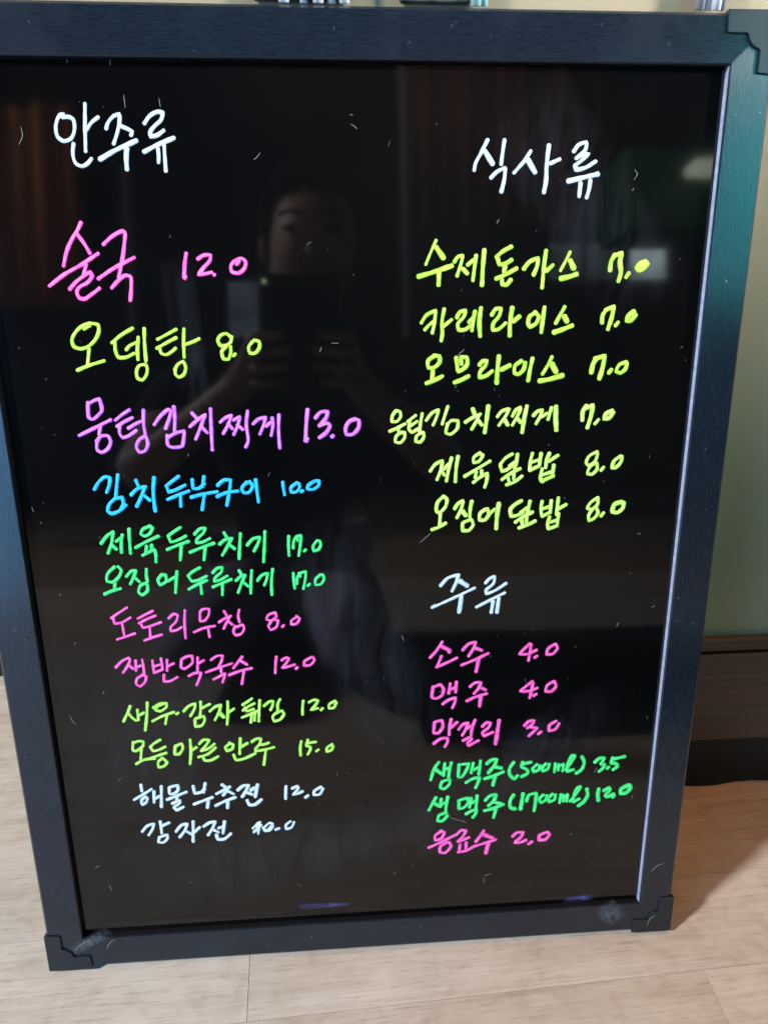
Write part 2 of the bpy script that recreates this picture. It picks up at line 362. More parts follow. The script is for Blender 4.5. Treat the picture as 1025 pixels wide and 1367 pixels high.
WRITING = [
    ('white', 'white handwritten heading 안주류 at the top of the left column',
     '19 502 270 509 253 492 258 464 311 468 362 496 381 535 367 557 324 556 279 538 267 504 269/19 624 204 611 317 601 430/19 618 325 647 292 684 266/19 544 392 534 445 544 487 576 501 608 484 627 463/19 718 322 727 297 764 260 793 251 790 284 776 330 748 393/19 793 307 822 319 849 333 841 352/24 669 467 754 423 867 376/25 813 412 806 458 804 515/21 915 295 947 258 991 239 1014 244 1003 276 969 304 941 336 941 357 973 351 1011 327/23 900 430 972 396 1061 362/19 974 411 974 450 971 481/19 1007 396 1006 457 1005 524',
     ''),
    ('pink', 'pink handwritten 술국 12.0, first dish of the left column',
     '19 536 776 518 808 479 861 444 922 418 998/19 506 831 529 865 549 899 565 934/19 330 1101 417 1041 510 993 608 934/19 538 989 519 1043/19 435 1119 476 1079 519 1049 554 1028 563 1049 535 1084 493 1105 472 1129 480 1163 505 1171 548 1147 596 1114/19 641 888 693 846 751 821 760 827 750 896 731 973 704 1058/19 594 1065 675 1015 743 981 797 956/19 661 1113 701 1074 744 1047 769 1055 767 1106 754 1181',
     '19 1078 934 1064 998 1057 1070 1066 1056/19 1138 965 1172 945 1209 944 1204 971 1169 1007 1135 1046 1173 1042 1208 1034/19 1220 1045 1223 1049/19 1346 993 1361 976/19 1361 970 1339 975 1314 1003 1318 1032 1353 1040 1389 1013 1397 980 1378 962 1356 966'),
    ('lime', 'lime handwritten 오뎅탕 8.0, second dish of the left column',
     '18 486 1331 521 1312/18 522 1301 480 1314 435 1352 414 1392 420 1425 453 1438 497 1426 542 1388 566 1342 566 1308 526 1300/18 502 1437 484 1523/18 423 1557 492 1530 577 1506/18 630 1408 682 1368 752 1329/18 648 1400 645 1451 657 1488 696 1489 746 1467/18 705 1447 725 1425 762 1409/18 778 1378 767 1444 764 1502/18 815 1330 809 1420 808 1511/17 802 1529 768 1535 749 1568 752 1606 777 1617 801 1590 810 1544 802 1529/16 881 1392 938 1364 991 1337/17 873 1441 934 1409 987 1383/17 889 1431 897 1469 921 1477 954 1461 979 1440/17 1033 1336 1025 1414 1022 1493/17 1034 1421 1075 1408 1114 1390/17 962 1563 986 1528 1015 1514 1026 1547 1010 1591 982 1604 964 1584 970 1553',
     '18 1290 1384 1267 1364 1232 1375 1216 1401 1228 1429 1261 1429 1288 1411 1295 1380/18 1261 1435 1234 1462 1241 1504 1269 1507 1284 1471 1285 1435/18 1298 1487 1310 1477/18 1410 1410 1385 1442 1392 1473 1419 1475 1447 1444 1448 1409 1419 1402'),
    ('purple', 'purple handwritten 뭉텅김치찌게 13.0, third dish of the left column',
     '19 461 1737 456 1780 456 1826 477 1836 515 1807 533 1786 526 1719 498 1727 462 1748/19 390 1928 484 1884 578 1840/19 517 1867 502 1924/19 508 1934 484 1976 482 2016 506 2030 543 2008 563 1965 551 1932 512 1934 482 1965/18 603 1843 644 1812 689 1784/18 607 1880 652 1853 700 1830/18 624 1874 619 1922 634 1946 670 1934 715 1904/18 670 1892 706 1871 746 1852/18 767 1786 760 1859 764 1929/18 763 1938 724 1962 706 2006 719 2034 750 2028 773 1987 768 1945/19 820 1873 864 1819 909 1786 922 1793 909 1836 882 1898/19 940 1769 940 1845 932 1913/19 889 1936 887 1994 905 2007 969 2002 979 1969 988 1912 940 1924 893 1948/19 1039 1808 1065 1840/19 1022 1889 1075 1846 1115 1821/19 1111 1827 1084 1892 1050 1963/19 1085 1887 1119 1926/19 1148 1786 1144 1893 1141 2030/18 1198 1866 1234 1838 1265 1827/18 1265 1829 1245 1877 1211 1934/18 1242 1873 1266 1906/18 1275 1856 1312 1836/18 1312 1839 1299 1883 1271 1941/18 1294 1883 1326 1912/18 1359 1802 1347 1888 1352 1981 1336 2017/18 1387 1880 1419 1852 1461 1842 1446 1890 1423 1941/18 1460 1895 1490 1871/18 1499 1845 1501 1891 1488 1951/18 1539 1828 1533 1918 1535 2027',
     '21 1707 1800 1696 1886 1688 1995 1700 1973/21 1750 1852 1784 1817 1824 1816 1814 1851 1771 1898/21 1771 1898 1822 1884 1834 1898 1814 1937 1770 1969/21 1843 1966 1852 1959/21 1987 1863 1952 1873 1925 1919 1930 1953 1965 1954 2003 1914 2005 1870 1979 1860'),
    ('cyan', 'sky blue handwritten 김치두부구이 10.0 in the left column',
     '19 438 2251 474 2201 511 2175 536 2183 528 2223 507 2271/19 583 2164 570 2229 558 2294/20 557 2306 514 2345 501 2385 521 2401 567 2387 611 2351/20 564 2307 593 2303 598 2340 579 2378/20 683 2200 695 2239/20 646 2290 689 2252 736 2242/20 729 2247 703 2306 672 2362/20 714 2288 754 2326/20 790 2187 777 2280 778 2393/18 854 2241 894 2212 933 2183/18 860 2245 866 2278 906 2267 968 2237/18 856 2324 921 2298 987 2274/18 935 2293 931 2369/19 1011 2204 1011 2260 1043 2261 1080 2231/19 1081 2187 1068 2251/19 995 2314 1062 2297 1152 2283/19 1074 2302 1055 2394/19 1156 2246 1196 2213 1236 2214 1228 2264 1203 2370/19 1148 2314 1204 2291 1276 2282/19 1332 2228 1299 2264 1306 2294 1339 2293 1364 2251 1346 2226 1323 2239/19 1383 2213 1387 2278 1393 2354',
     '18 1543 2233 1546 2277 1551 2314/18 1630 2239 1590 2269 1591 2297 1619 2298 1642 2270 1639 2245/18 1650 2297 1661 2290/18 1724 2238 1693 2258 1688 2280 1722 2284 1759 2256 1760 2232 1733 2233 1701 2256'),
    ('green', 'green handwritten 제육두루치기 17.0, upper green line of the left column',
     '19 439 2588 480 2540 518 2515/19 518 2517 503 2581 474 2651/19 498 2595 526 2627/19 529 2577 560 2556/19 570 2535 558 2592 554 2649/19 613 2499 609 2575 607 2656/19 742 2486 693 2506 679 2534 700 2549 733 2533 752 2498 733 2484/19 640 2621 710 2583 784 2551/19 707 2611 698 2654/19 737 2605 735 2641/19 677 2671 712 2653 750 2635 756 2661 753 2716/18 838 2553 876 2526 918 2500/18 842 2555 852 2592 888 2583 946 2555/19 826 2639 895 2612 960 2590/19 913 2613 900 2709/18 997 2547 1033 2512 1066 2508 1051 2539 1010 2579 1005 2601 1040 2598 1088 2575/19 961 2661 1037 2631 1111 2606/19 1056 2627 1042 2712/19 1174 2540 1190 2572/19 1142 2615 1185 2583 1221 2579/19 1216 2582 1186 2636 1155 2686/19 1201 2617 1233 2647/19 1273 2549 1263 2634 1255 2713/19 1309 2626 1347 2586 1389 2575 1375 2618 1348 2666/19 1421 2540 1413 2639 1403 2738',
     '18 1564 2574 1560 2643 1561 2702/18 1588 2654 1594 2606 1612 2579 1639 2573 1632 2636 1620 2704/18 1613 2582 1618 2606/18 1654 2676 1665 2666/18 1737 2608 1710 2646 1713 2677 1741 2669 1758 2635 1750 2610'),
    ('green', 'green handwritten 오징어두루치기 17.0, lower green line of the left column',
     '19 503 2739 452 2791 448 2830 479 2839 523 2803 541 2760 523 2738/19 494 2844 486 2895/19 423 2916 473 2895 524 2882/19 566 2805 603 2769 628 2768 613 2802 585 2855/19 612 2808 642 2842/19 691 2760 687 2809 690 2841/19 685 2850 645 2867 630 2911 650 2931 684 2903 687 2863/19 782 2798 754 2831 764 2869 803 2845 803 2803 780 2800/19 814 2843 855 2820/19 873 2781 862 2855 853 2922/18 937 2813 971 2785 1014 2762/18 941 2818 957 2848 994 2845 1050 2819/18 935 2902 992 2871 1050 2847/18 1010 2875 1012 2935/18 1088 2799 1118 2770 1150 2764 1144 2791 1099 2836 1095 2855 1131 2847 1176 2821/18 1082 2893 1138 2870 1200 2845/18 1143 2875 1138 2947/18 1249 2787 1263 2815/18 1226 2856 1260 2827 1286 2820/18 1284 2822 1262 2869 1235 2936/18 1272 2868 1300 2895/18 1327 2790 1318 2871 1313 2943/18 1358 2861 1389 2824 1424 2813 1415 2855 1399 2892/18 1456 2785 1444 2876 1443 2958',
     '17 1582 2816 1583 2871 1587 2921/17 1601 2891 1608 2842 1630 2818 1660 2809 1654 2863 1640 2925/17 1616 2817 1624 2842/17 1668 2906 1681 2894/17 1752 2832 1717 2866 1716 2901 1748 2899 1772 2859 1763 2833'),
    ('rose', 'pink handwritten 도토리무침 8.0 below the green lines',
     '16 446 3077 493 3045 549 3010/16 458 3077 463 3115 504 3110 564 3077/16 509 3112 514 3209/16 467 3223 522 3206 581 3186/16 607 3087 655 3062 705 3037/16 611 3118 662 3093 719 3070/16 621 3118 633 3150 675 3141 748 3116/17 675 3144 672 3223/17 634 3237 687 3218 745 3201/16 795 3093 830 3062 854 3073 839 3117 803 3154 803 3180 839 3174 870 3155/17 900 3041 891 3127 889 3232/16 992 3055 987 3119 1015 3117 1046 3072 1049 3037 1006 3040 991 3060/17 944 3193 1006 3168 1077 3155/17 1034 3169 1039 3231/17 1140 3056 1156 3089/17 1104 3131 1146 3105 1181 3090/17 1174 3096 1150 3138 1130 3176/17 1158 3123 1186 3150/17 1235 3051 1226 3090 1232 3136/17 1203 3159 1190 3203 1203 3225 1237 3216 1258 3178 1250 3152 1210 3169',
     '17 1455 3078 1412 3095 1400 3122 1427 3134 1463 3107 1458 3078/17 1434 3134 1411 3169 1424 3198 1460 3179 1473 3135 1448 3124/17 1496 3180 1508 3168/17 1592 3114 1556 3139 1555 3165 1588 3161 1609 3125 1588 3107'),
    ('rose', 'pink handwritten 쟁반막국수 12.0, lowest pink line of the left column',
     '17 437 3417 481 3374 525 3352 531 3366 510 3412 479 3455/17 520 3402 545 3432/17 566 3372 561 3446/17 567 3420 596 3410/17 607 3369 610 3416 610 3464/17 608 3475 562 3501 553 3539 575 3558 609 3528 621 3486 595 3474/17 670 3377 671 3435 673 3467/17 724 3364 727 3411 727 3445/17 672 3421 723 3406/17 673 3465 724 3445/17 761 3376 755 3455/17 761 3423 802 3404/17 733 3480 728 3528 761 3530 816 3502/18 852 3375 845 3436 863 3445 918 3404 919 3357 884 3360 851 3380/18 954 3369 945 3474/18 955 3411 991 3391/18 887 3498 926 3479 966 3477 954 3517 931 3565/17 1035 3391 1076 3364 1111 3363 1102 3399 1078 3446/17 997 3477 1080 3448 1167 3421/17 1041 3530 1085 3507 1117 3488 1110 3519 1097 3554/17 1094 3451 1094 3481/19 1234 3376 1206 3412 1173 3455/19 1220 3404 1261 3433/19 1143 3503 1211 3478 1289 3460/19 1238 3482 1220 3571',
     '18 1450 3385 1442 3444 1438 3502/18 1482 3413 1516 3394 1532 3403 1510 3436 1484 3467 1528 3458 1565 3447/18 1570 3478 1582 3467/18 1673 3399 1627 3429 1624 3457 1663 3456 1693 3418 1682 3397'),
    ('lime2', 'yellow green handwritten 새우·감자튀김 12.0 in the left column',
     '19 500 3695 481 3738 446 3805/19 481 3743 505 3783 527 3803/19 542 3724 542 3799/19 545 3768 582 3748/19 609 3675 597 3771 577 3878/18 714 3689 670 3707 656 3732 685 3743 728 3712 731 3685 690 3688 642 3716/18 629 3814 691 3781 773 3753/18 726 3772 710 3838/18 786 3770 799 3759/18 833 3752 870 3714 914 3697 906 3732 875 3788/18 948 3685 944 3745 935 3800/18 950 3734 1006 3706/19 902 3815 901 3867 940 3863 965 3818 960 3792 905 3809/19 1001 3759 1042 3726 1076 3716/19 1073 3721 1063 3762 1030 3825/27 1065 3775 1086 3805/19 1121 3693 1117 3776 1106 3862/19 1120 3776 1158 3748/19 1215 3723 1246 3703 1278 3679/19 1215 3764 1253 3736 1293 3716/19 1229 3743 1240 3771 1286 3757/19 1206 3816 1260 3794 1308 3772/19 1271 3800 1261 3856/19 1292 3785 1286 3842/19 1328 3693 1319 3775 1313 3850/19 1352 3738 1391 3707 1415 3703 1409 3735 1393 3770/19 1459 3694 1443 3726 1442 3776/19 1436 3787 1405 3818 1413 3855 1452 3844 1480 3800 1467 3777 1435 3794',
     '19 1610 3712 1603 3762 1601 3814/19 1646 3725 1683 3708 1707 3717 1682 3755 1656 3783 1703 3772/19 1722 3787 1735 3774/19 1818 3723 1777 3748 1775 3776 1807 3774 1826 3734'),
    ('lime2', 'yellow green handwritten 모듬마른안주 15.0, lowest coloured line of the left column',
     '19 492 3960 484 4021 500 4030 553 3991 556 3960 526 3956 492 3968/19 540 4013 528 4090/19 495 4127 546 4099 620 4092/19 596 4005 625 3978 668 3953/19 601 4008 612 4035 645 4030 695 4007/19 576 4095 636 4073 698 4054/19 669 4091 637 4121 638 4162 673 4154 696 4127 677 4101/20 759 4003 749 4067 778 4069 808 4019 801 3988 763 4006/20 859 3963 857 4054 844 4147/20 865 4043 896 4022/19 915 3998 948 3968 982 3973 963 4005 923 4051/19 923 4051 971 4037 1014 4003/19 902 4098 968 4077 1020 4031/19 932 4094 940 4124 974 4129 1032 4100/20 1118 4006 1084 4032 1092 4062 1127 4048 1136 4015 1110 4000/20 1186 3970 1174 4089/20 1187 4036 1230 4010/20 1134 4092 1147 4135 1191 4130 1277 4091/19 1258 4002 1288 3981 1320 3980 1311 4016 1279 4057/19 1306 4024 1337 4026 1370 4014/19 1278 4072 1333 4067 1403 4050/19 1348 4070 1329 4182',
     '19 1585 4014 1576 4071 1577 4123/19 1629 4005 1617 4050 1643 4061 1641 4086 1624 4118/19 1628 4030 1681 4025/19 1682 4097 1697 4085/19 1790 4048 1753 4075 1752 4104 1786 4091 1795 4062'),
    ('white', 'white handwritten 해물부추전 12.0 near the bottom left',
     '21 509 4287 511 4340/21 453 4403 510 4369 576 4326/22 534 4382 502 4410 503 4444 529 4431 543 4394/23 590 4344 583 4432/23 591 4403 623 4385/23 642 4307 628 4471/23 693 4319 690 4371 716 4372 750 4342 749 4307 703 4316/23 669 4416 736 4389 803 4363/23 740 4395 733 4420/23 701 4448 753 4425 753 4445 709 4478 726 4503 773 4480/24 851 4319 856 4378 902 4369 926 4345/24 932 4301 916 4373/24 845 4463 911 4438 973 4415/24 942 4437 932 4496/24 1040 4319 1063 4340/24 1000 4390 1046 4366 1093 4340/24 1072 4362 1044 4404/24 1071 4368 1113 4397/24 988 4484 1051 4452 1125 4425/24 1072 4457 1067 4507/26 1144 4369 1188 4336 1219 4336/26 1216 4341 1196 4382 1171 4424/26 1200 4388 1236 4408/26 1231 4375 1259 4358/26 1279 4333 1258 4429/26 1202 4453 1215 4490 1250 4492 1298 4453',
     '22 1469 4357 1465 4404 1462 4458/22 1508 4379 1545 4361 1551 4379 1512 4427 1547 4421 1580 4405/22 1595 4456 1616 4440/22 1707 4377 1657 4410 1654 4439 1694 4437 1719 4391'),
    ('white', 'white handwritten 감자전 with overwritten price 10.0, last line of the left column',
     '22 482 4660 522 4614 565 4602 554 4640 522 4691/22 609 4584 611 4626 611 4681/22 621 4621 668 4599/22 593 4710 582 4752 612 4758 647 4722 645 4695 598 4710/23 707 4675 751 4623 789 4617 768 4667 728 4722/23 773 4673 811 4703/23 829 4598 816 4764/23 827 4689 870 4649/24 896 4645 938 4617 976 4611 956 4661 921 4717/25 955 4673 992 4698/24 996 4664 1029 4654/24 1040 4612 1023 4708/25 977 4717 985 4755 1025 4758 1076 4715',
     '20 1227 4683 1267 4639/20 1232 4714 1287 4658/20 1278 4633 1262 4728/20 1256 4659 1260 4706/20 1306 4678 1344 4644 1364 4654 1330 4704 1305 4696/20 1296 4681 1307 4709 1343 4705 1365 4670/20 1380 4704 1408 4693/20 1487 4641 1455 4669 1454 4703 1490 4693 1511 4649'),
    ('white', 'white brush written heading 식사류 at the top of the right column',
     '20 2726 361 2693 424 2661 484 2657 514/28 2714 419 2757 481/21 2818 361 2811 413 2804 483/21 2749 551 2781 521 2825 500/21 2827 502 2824 558 2809 623/20 2965 415 2932 464 2876 526/29 2952 462 2993 522/23 3064 385 3056 486 3057 561 3048 625/23 3074 478 3127 456/21 3202 418 3230 382 3271 370 3269 404 3238 437 3218 452/21 3238 440 3286 427 3256 457 3218 484/23 3215 485 3222 510 3276 497 3328 466/27 3180 567 3271 547 3347 530/23 3252 576 3248 644/23 3306 561 3302 607 3291 651',
     ''),
    ('lime', 'lime handwritten 수제돈가스 7.0, top line of the right column',
     '15 2453 870 2427 925 2395 1000/26 2453 908 2495 966/24 2353 1064 2445 1038 2544 1006/24 2470 1044 2469 1110/18 2556 987 2579 957 2605 953 2593 1001 2573 1063/22 2606 1023 2631 1049/19 2631 1003 2666 975/19 2679 951 2671 1021 2664 1087/22 2725 922 2719 1022 2717 1114/21 2794 962 2825 934 2879 906/22 2802 967 2812 1002 2849 996 2882 976/22 2845 1010 2842 1042/22 2796 1078 2855 1053 2913 1022/22 2831 1083 2833 1107 2858 1111 2882 1083/21 2953 1027 2986 987 3034 967 3030 1011 3011 1059/21 3077 927 3070 1007 3065 1129/21 3086 1038 3120 1006/17 3216 935 3193 984 3166 1036/28 3219 982 3243 1024/27 3170 1079 3220 1069 3261 1055',
     '24 3455 1037 3458 985 3477 951/24 3469 959 3515 941 3509 993 3519 1046 3509 1095/20 3551 1075 3567 1050/25 3662 990 3627 1000 3608 1024 3622 1036 3654 1025 3671 998/25 3634 1020 3653 1006'),
    ('lime', 'lime handwritten 카레라이스 7.0 in the right column',
     '19 2372 1317 2404 1272 2454 1250 2448 1314 2436 1374/19 2392 1356 2418 1328 2448 1307/19 2503 1240 2491 1314 2494 1381 2488 1419/19 2500 1337 2547 1300/20 2576 1290 2596 1257 2627 1251 2616 1286 2582 1325 2589 1358 2624 1357 2661 1331/20 2647 1317 2671 1291/20 2682 1254 2670 1316 2666 1363/23 2715 1237 2708 1316 2715 1394/20 2778 1277 2802 1242 2834 1241 2821 1284 2789 1325 2787 1360 2815 1359 2861 1322/23 2897 1235 2887 1318 2888 1395/23 2905 1314 2941 1285/22 3037 1265 3001 1286 2993 1326 3005 1344 3040 1326 3053 1286 3028 1262/22 3085 1236 3078 1311 3073 1377/20 3204 1233 3180 1279 3155 1327/27 3203 1287 3222 1317/25 3146 1378 3194 1363 3255 1340',
     '22 3430 1327 3432 1279 3454 1252/22 3444 1256 3494 1233 3487 1290 3468 1364/19 3510 1345 3527 1323/27 3616 1264 3582 1291 3576 1316 3599 1315 3626 1283'),
    ('lime', 'lime handwritten 오므라이스 7.0 in the right column',
     '22 2450 1503 2412 1531 2414 1571 2446 1571 2482 1535 2478 1506 2446 1500/22 2442 1580 2438 1640/22 2403 1660 2447 1645 2498 1620/22 2577 1513 2583 1560 2590 1595 2618 1582 2644 1553 2639 1514 2604 1511/22 2604 1526 2609 1552/22 2569 1658 2611 1643 2653 1622/22 2715 1560 2732 1537 2759 1535 2751 1563 2721 1597 2719 1630 2753 1623 2792 1594/24 2829 1508 2823 1590 2821 1666/24 2845 1588 2896 1563/22 2965 1538 2927 1565 2925 1607 2947 1616 2979 1588 2986 1547/22 3029 1523 3017 1592 3009 1655/19 3145 1516 3121 1568 3092 1618/29 3145 1558 3174 1605/27 3076 1657 3139 1647 3215 1626',
     '25 3387 1613 3394 1563 3415 1527/25 3402 1533 3462 1516 3454 1581 3438 1649/21 3493 1617 3508 1595/21 3596 1553 3552 1569 3537 1607 3563 1618 3595 1590 3599 1559'),
    ('pale', 'pale yellow handwritten 뭉텅김치찌게 7.0 in the right column',
     '18 2227 1816 2204 1847 2200 1881 2227 1883 2253 1854 2249 1823 2222 1818/18 2186 1940 2231 1921 2280 1896/18 2242 1914 2238 1937/18 2258 1946 2226 1970 2220 2004 2249 2011 2277 1978 2276 1948 2240 1949/18 2295 1884 2342 1847/18 2302 1916 2351 1883/18 2307 1884 2302 1929 2320 1949 2356 1928/18 2381 1837 2372 1890 2365 1946/18 2385 1949 2347 1972 2343 2004 2370 2009 2392 1976 2388 1949/18 2405 1879 2440 1834 2478 1817 2468 1856 2446 1908/18 2534 1797 2517 1848 2501 1903/18 2534 1898 2523 1956 2550 1966 2592 1930 2596 1884 2553 1883 2531 1911/23 2682 1814 2694 1843/19 2639 1895 2679 1869 2730 1846/19 2722 1854 2700 1901 2679 1938/24 2715 1883 2739 1911/23 2776 1798 2769 1871 2759 1959/19 2832 1865 2858 1832 2901 1818 2886 1855 2843 1917/19 2923 1863 2944 1825 2973 1810 2959 1852 2925 1917/24 2879 1886 2896 1914/24 2951 1874 2975 1900/23 3009 1804 2996 1875 2987 1963/20 3050 1863 3076 1836 3105 1830 3092 1868 3069 1911/20 3101 1870 3134 1849/20 3159 1815 3150 1851 3141 1887/26 3186 1809 3188 1879 3196 1953',
     '24 3352 1895 3353 1839 3372 1808/24 3359 1828 3411 1806 3403 1874 3386 1942/19 3430 1920 3452 1893/24 3533 1840 3495 1859 3486 1889 3516 1885 3540 1851'),
    ('pale', 'pale yellow handwritten 제육덮밥 8.0 in the right column',
     '20 2432 2188 2462 2147 2505 2126 2499 2175 2474 2242/20 2499 2185 2518 2215/20 2517 2176 2546 2146/20 2562 2108 2545 2177 2532 2253/20 2601 2099 2591 2168 2587 2259/19 2735 2081 2696 2111 2695 2143 2727 2136 2753 2098 2728 2083/19 2642 2227 2724 2178 2798 2134/20 2715 2199 2709 2235/20 2747 2191 2748 2221/20 2698 2266 2744 2230 2782 2210 2781 2252 2769 2297/19 2861 2156 2888 2121 2933 2093/20 2861 2161 2872 2201 2909 2187 2937 2163/20 2917 2169 2953 2140/20 2965 2094 2959 2149 2950 2188/20 2874 2252 2928 2214 2985 2185/20 2910 2232 2921 2272/20 2947 2214 2948 2252/20 2903 2286 2949 2271 2999 2232/20 3057 2091 3046 2142 3044 2198/20 3110 2092 3103 2171/20 3051 2149 3101 2132/21 3044 2198 3103 2171/21 3162 2093 3147 2135 3143 2183/21 3162 2143 3216 2108/21 3122 2190 3115 2256 3131 2271/21 3193 2167 3188 2222/21 3120 2230 3189 2208/21 3119 2269 3195 2236',
     '19 3460 2091 3409 2118 3394 2159 3414 2179 3449 2151 3463 2105/19 3453 2161 3417 2188 3406 2227 3435 2233 3466 2199 3461 2161/19 3490 2210 3507 2188/22 3607 2122 3567 2154 3559 2193 3582 2192 3613 2157 3616 2124'),
    ('pale', 'pale yellow handwritten 오징어덮밥 8.0, last dish of the right column',
     '21 2515 2350 2479 2387 2474 2441 2493 2454 2530 2412 2536 2366 2513 2347/21 2498 2459 2494 2531/21 2446 2561 2495 2543 2532 2520/21 2586 2430 2609 2395 2638 2380 2628 2429 2601 2488/25 2633 2444 2657 2475/21 2692 2383 2684 2426 2682 2485/21 2684 2503 2639 2523 2639 2572 2676 2573 2705 2535 2693 2503/22 2780 2438 2746 2463 2742 2507 2775 2508 2802 2470 2789 2435/22 2802 2470 2836 2440/25 2861 2402 2852 2488 2850 2566/22 2933 2444 2960 2414 3003 2389/22 2933 2450 2941 2488 2977 2484 3016 2462/22 3000 2466 3038 2436/22 3056 2393 3047 2446 3039 2486/22 2969 2528 3015 2495 3075 2464/22 3007 2512 3018 2549/22 3039 2494 3041 2535/22 2993 2566 3046 2548 3095 2523/20 3133 2395 3127 2448 3137 2494/20 3190 2392 3187 2469/20 3131 2448 3187 2430/20 3137 2494 3189 2469/20 3234 2376 3228 2485/20 3236 2451 3286 2421/20 3186 2498 3175 2547 3181 2576/20 3242 2478 3237 2548/20 3179 2537 3237 2521/20 3181 2578 3237 2558',
     '20 3485 2382 3440 2413 3421 2448 3446 2459 3484 2429 3486 2390/20 3455 2457 3434 2497 3437 2532 3468 2518 3493 2480 3479 2448/19 3512 2505 3529 2481/26 3639 2414 3594 2429 3583 2475 3614 2484 3650 2453 3651 2419'),
    ('white', 'white handwritten heading 주류 above the drinks',
     '24 2505 2936 2552 2885 2620 2865 2605 2918 2580 2975/34 2629 2908 2676 2942/20 2451 3084 2476 3069/20 2473 3075 2593 3021 2726 2958/29 2641 3009 2636 3062 2628 3122/22 2793 2929 2821 2897 2852 2884 2846 2931 2799 2978 2802 3003 2853 2983 2928 2934/22 2739 3092 2826 3047 2921 2999/26 2847 3055 2838 3133/26 2884 3036 2875 3134',
     ''),
    ('rose', 'pink handwritten 소주 4.0, first drink',
     '19 2522 3326 2486 3388 2443 3438/24 2515 3358 2572 3390/24 2575 3390 2568 3403/20 2519 3428 2494 3497/20 2486 3507 2552 3480 2620 3446/20 2657 3393 2697 3349 2743 3338 2728 3383 2697 3438/23 2737 3380 2783 3399/20 2651 3501 2740 3465 2828 3423/24 2766 3460 2750 3552',
     '20 3103 3365 3066 3400 3034 3437 3088 3440 3149 3412/20 3110 3369 3106 3426 3098 3488/20 3138 3468 3155 3456/20 3267 3376 3223 3410 3219 3448 3259 3446 3289 3404 3273 3374'),
    ('rose', 'pink handwritten 맥주 4.0, second drink',
     '21 2466 3649 2460 3729 2480 3739 2525 3719 2535 3669 2514 3637 2472 3652/21 2580 3632 2571 3706/21 2580 3679 2612 3662/21 2621 3621 2617 3698/21 2531 3783 2576 3751 2618 3740 2614 3773 2597 3814/21 2713 3663 2744 3635 2786 3635 2775 3670 2741 3715/21 2770 3664 2818 3691/21 2692 3768 2757 3738 2827 3719/26 2787 3737 2781 3810',
     '21 3133 3642 3094 3674 3053 3711 3111 3714 3168 3694/21 3137 3653 3128 3720 3119 3765/22 3144 3751 3163 3739/21 3278 3649 3232 3680 3226 3722 3265 3723 3295 3686 3281 3649'),
    ('rose', 'pink handwritten 막걸리 3.0, third drink',
     '22 2478 3919 2473 3999 2504 4003 2536 3951 2528 3905 2486 3914/22 2591 3900 2580 3965 2579 4019/22 2590 3965 2632 3925/22 2474 4083 2520 4048 2568 4043 2569 4074 2551 4110/21 2643 3982 2676 3941 2708 3935 2692 3982 2668 4029/21 2697 3980 2724 3961/21 2754 3914 2735 3973 2729 4036/21 2674 4070 2724 4045 2737 4060 2705 4090 2714 4111 2782 4074/22 2804 3968 2834 3938 2862 3945 2846 3979 2806 4014 2819 4041 2878 4015/27 2918 3925 2909 4017 2899 4107',
     '22 3093 3977 3122 3944 3160 3941 3144 3972 3114 3996/22 3140 3989 3184 4000 3154 4030 3128 4058/22 3192 4046 3211 4029/22 3311 3952 3265 3984 3267 4025 3307 4017 3333 3972'),
    ('green', 'green handwritten 생맥주(500㎖) 3.5 among the drinks',
     '22 2512 4229 2482 4277 2457 4368/28 2494 4289 2529 4321/22 2553 4241 2545 4338/22 2549 4293 2577 4280/22 2598 4237 2587 4293 2581 4354/22 2587 4370 2535 4388 2525 4433 2551 4446 2587 4409 2591 4374/22 2652 4255 2647 4356 2670 4357 2705 4302 2719 4253 2671 4256/22 2750 4249 2737 4328/22 2757 4305 2785 4286/22 2800 4234 2791 4343/23 2702 4404 2754 4374 2797 4368 2786 4412 2771 4450/25 2844 4262 2875 4234 2913 4228 2902 4269 2857 4335/25 2903 4289 2948 4302/25 2832 4381 2900 4359 2962 4332/25 2905 4371 2892 4437/25 3032 4259 3003 4317 3012 4365 3043 4394 3063 4368/25 3095 4262 3089 4300 3130 4327 3133 4355 3092 4379/25 3096 4277 3153 4266/23 3196 4286 3166 4320 3178 4345 3211 4329 3216 4296/23 3259 4284 3232 4318 3241 4343 3274 4327 3283 4288/20 3325 4284 3322 4356/20 3328 4318 3350 4291 3348 4343/20 3351 4311 3384 4293 3380 4351/24 3400 4342 3425 4305 3459 4233 3438 4228 3413 4295 3412 4355 3457 4343/25 3510 4242 3529 4287 3514 4347 3477 4375',
     '24 3604 4294 3634 4263 3673 4263 3650 4306/24 3648 4306 3677 4314 3667 4344 3640 4369/23 3696 4348 3709 4336/26 3730 4263 3723 4305 3761 4315 3768 4337 3740 4360/26 3731 4275 3815 4259'),
    ('green', 'green handwritten 생맥주(1700㎖) 12.0 among the drinks',
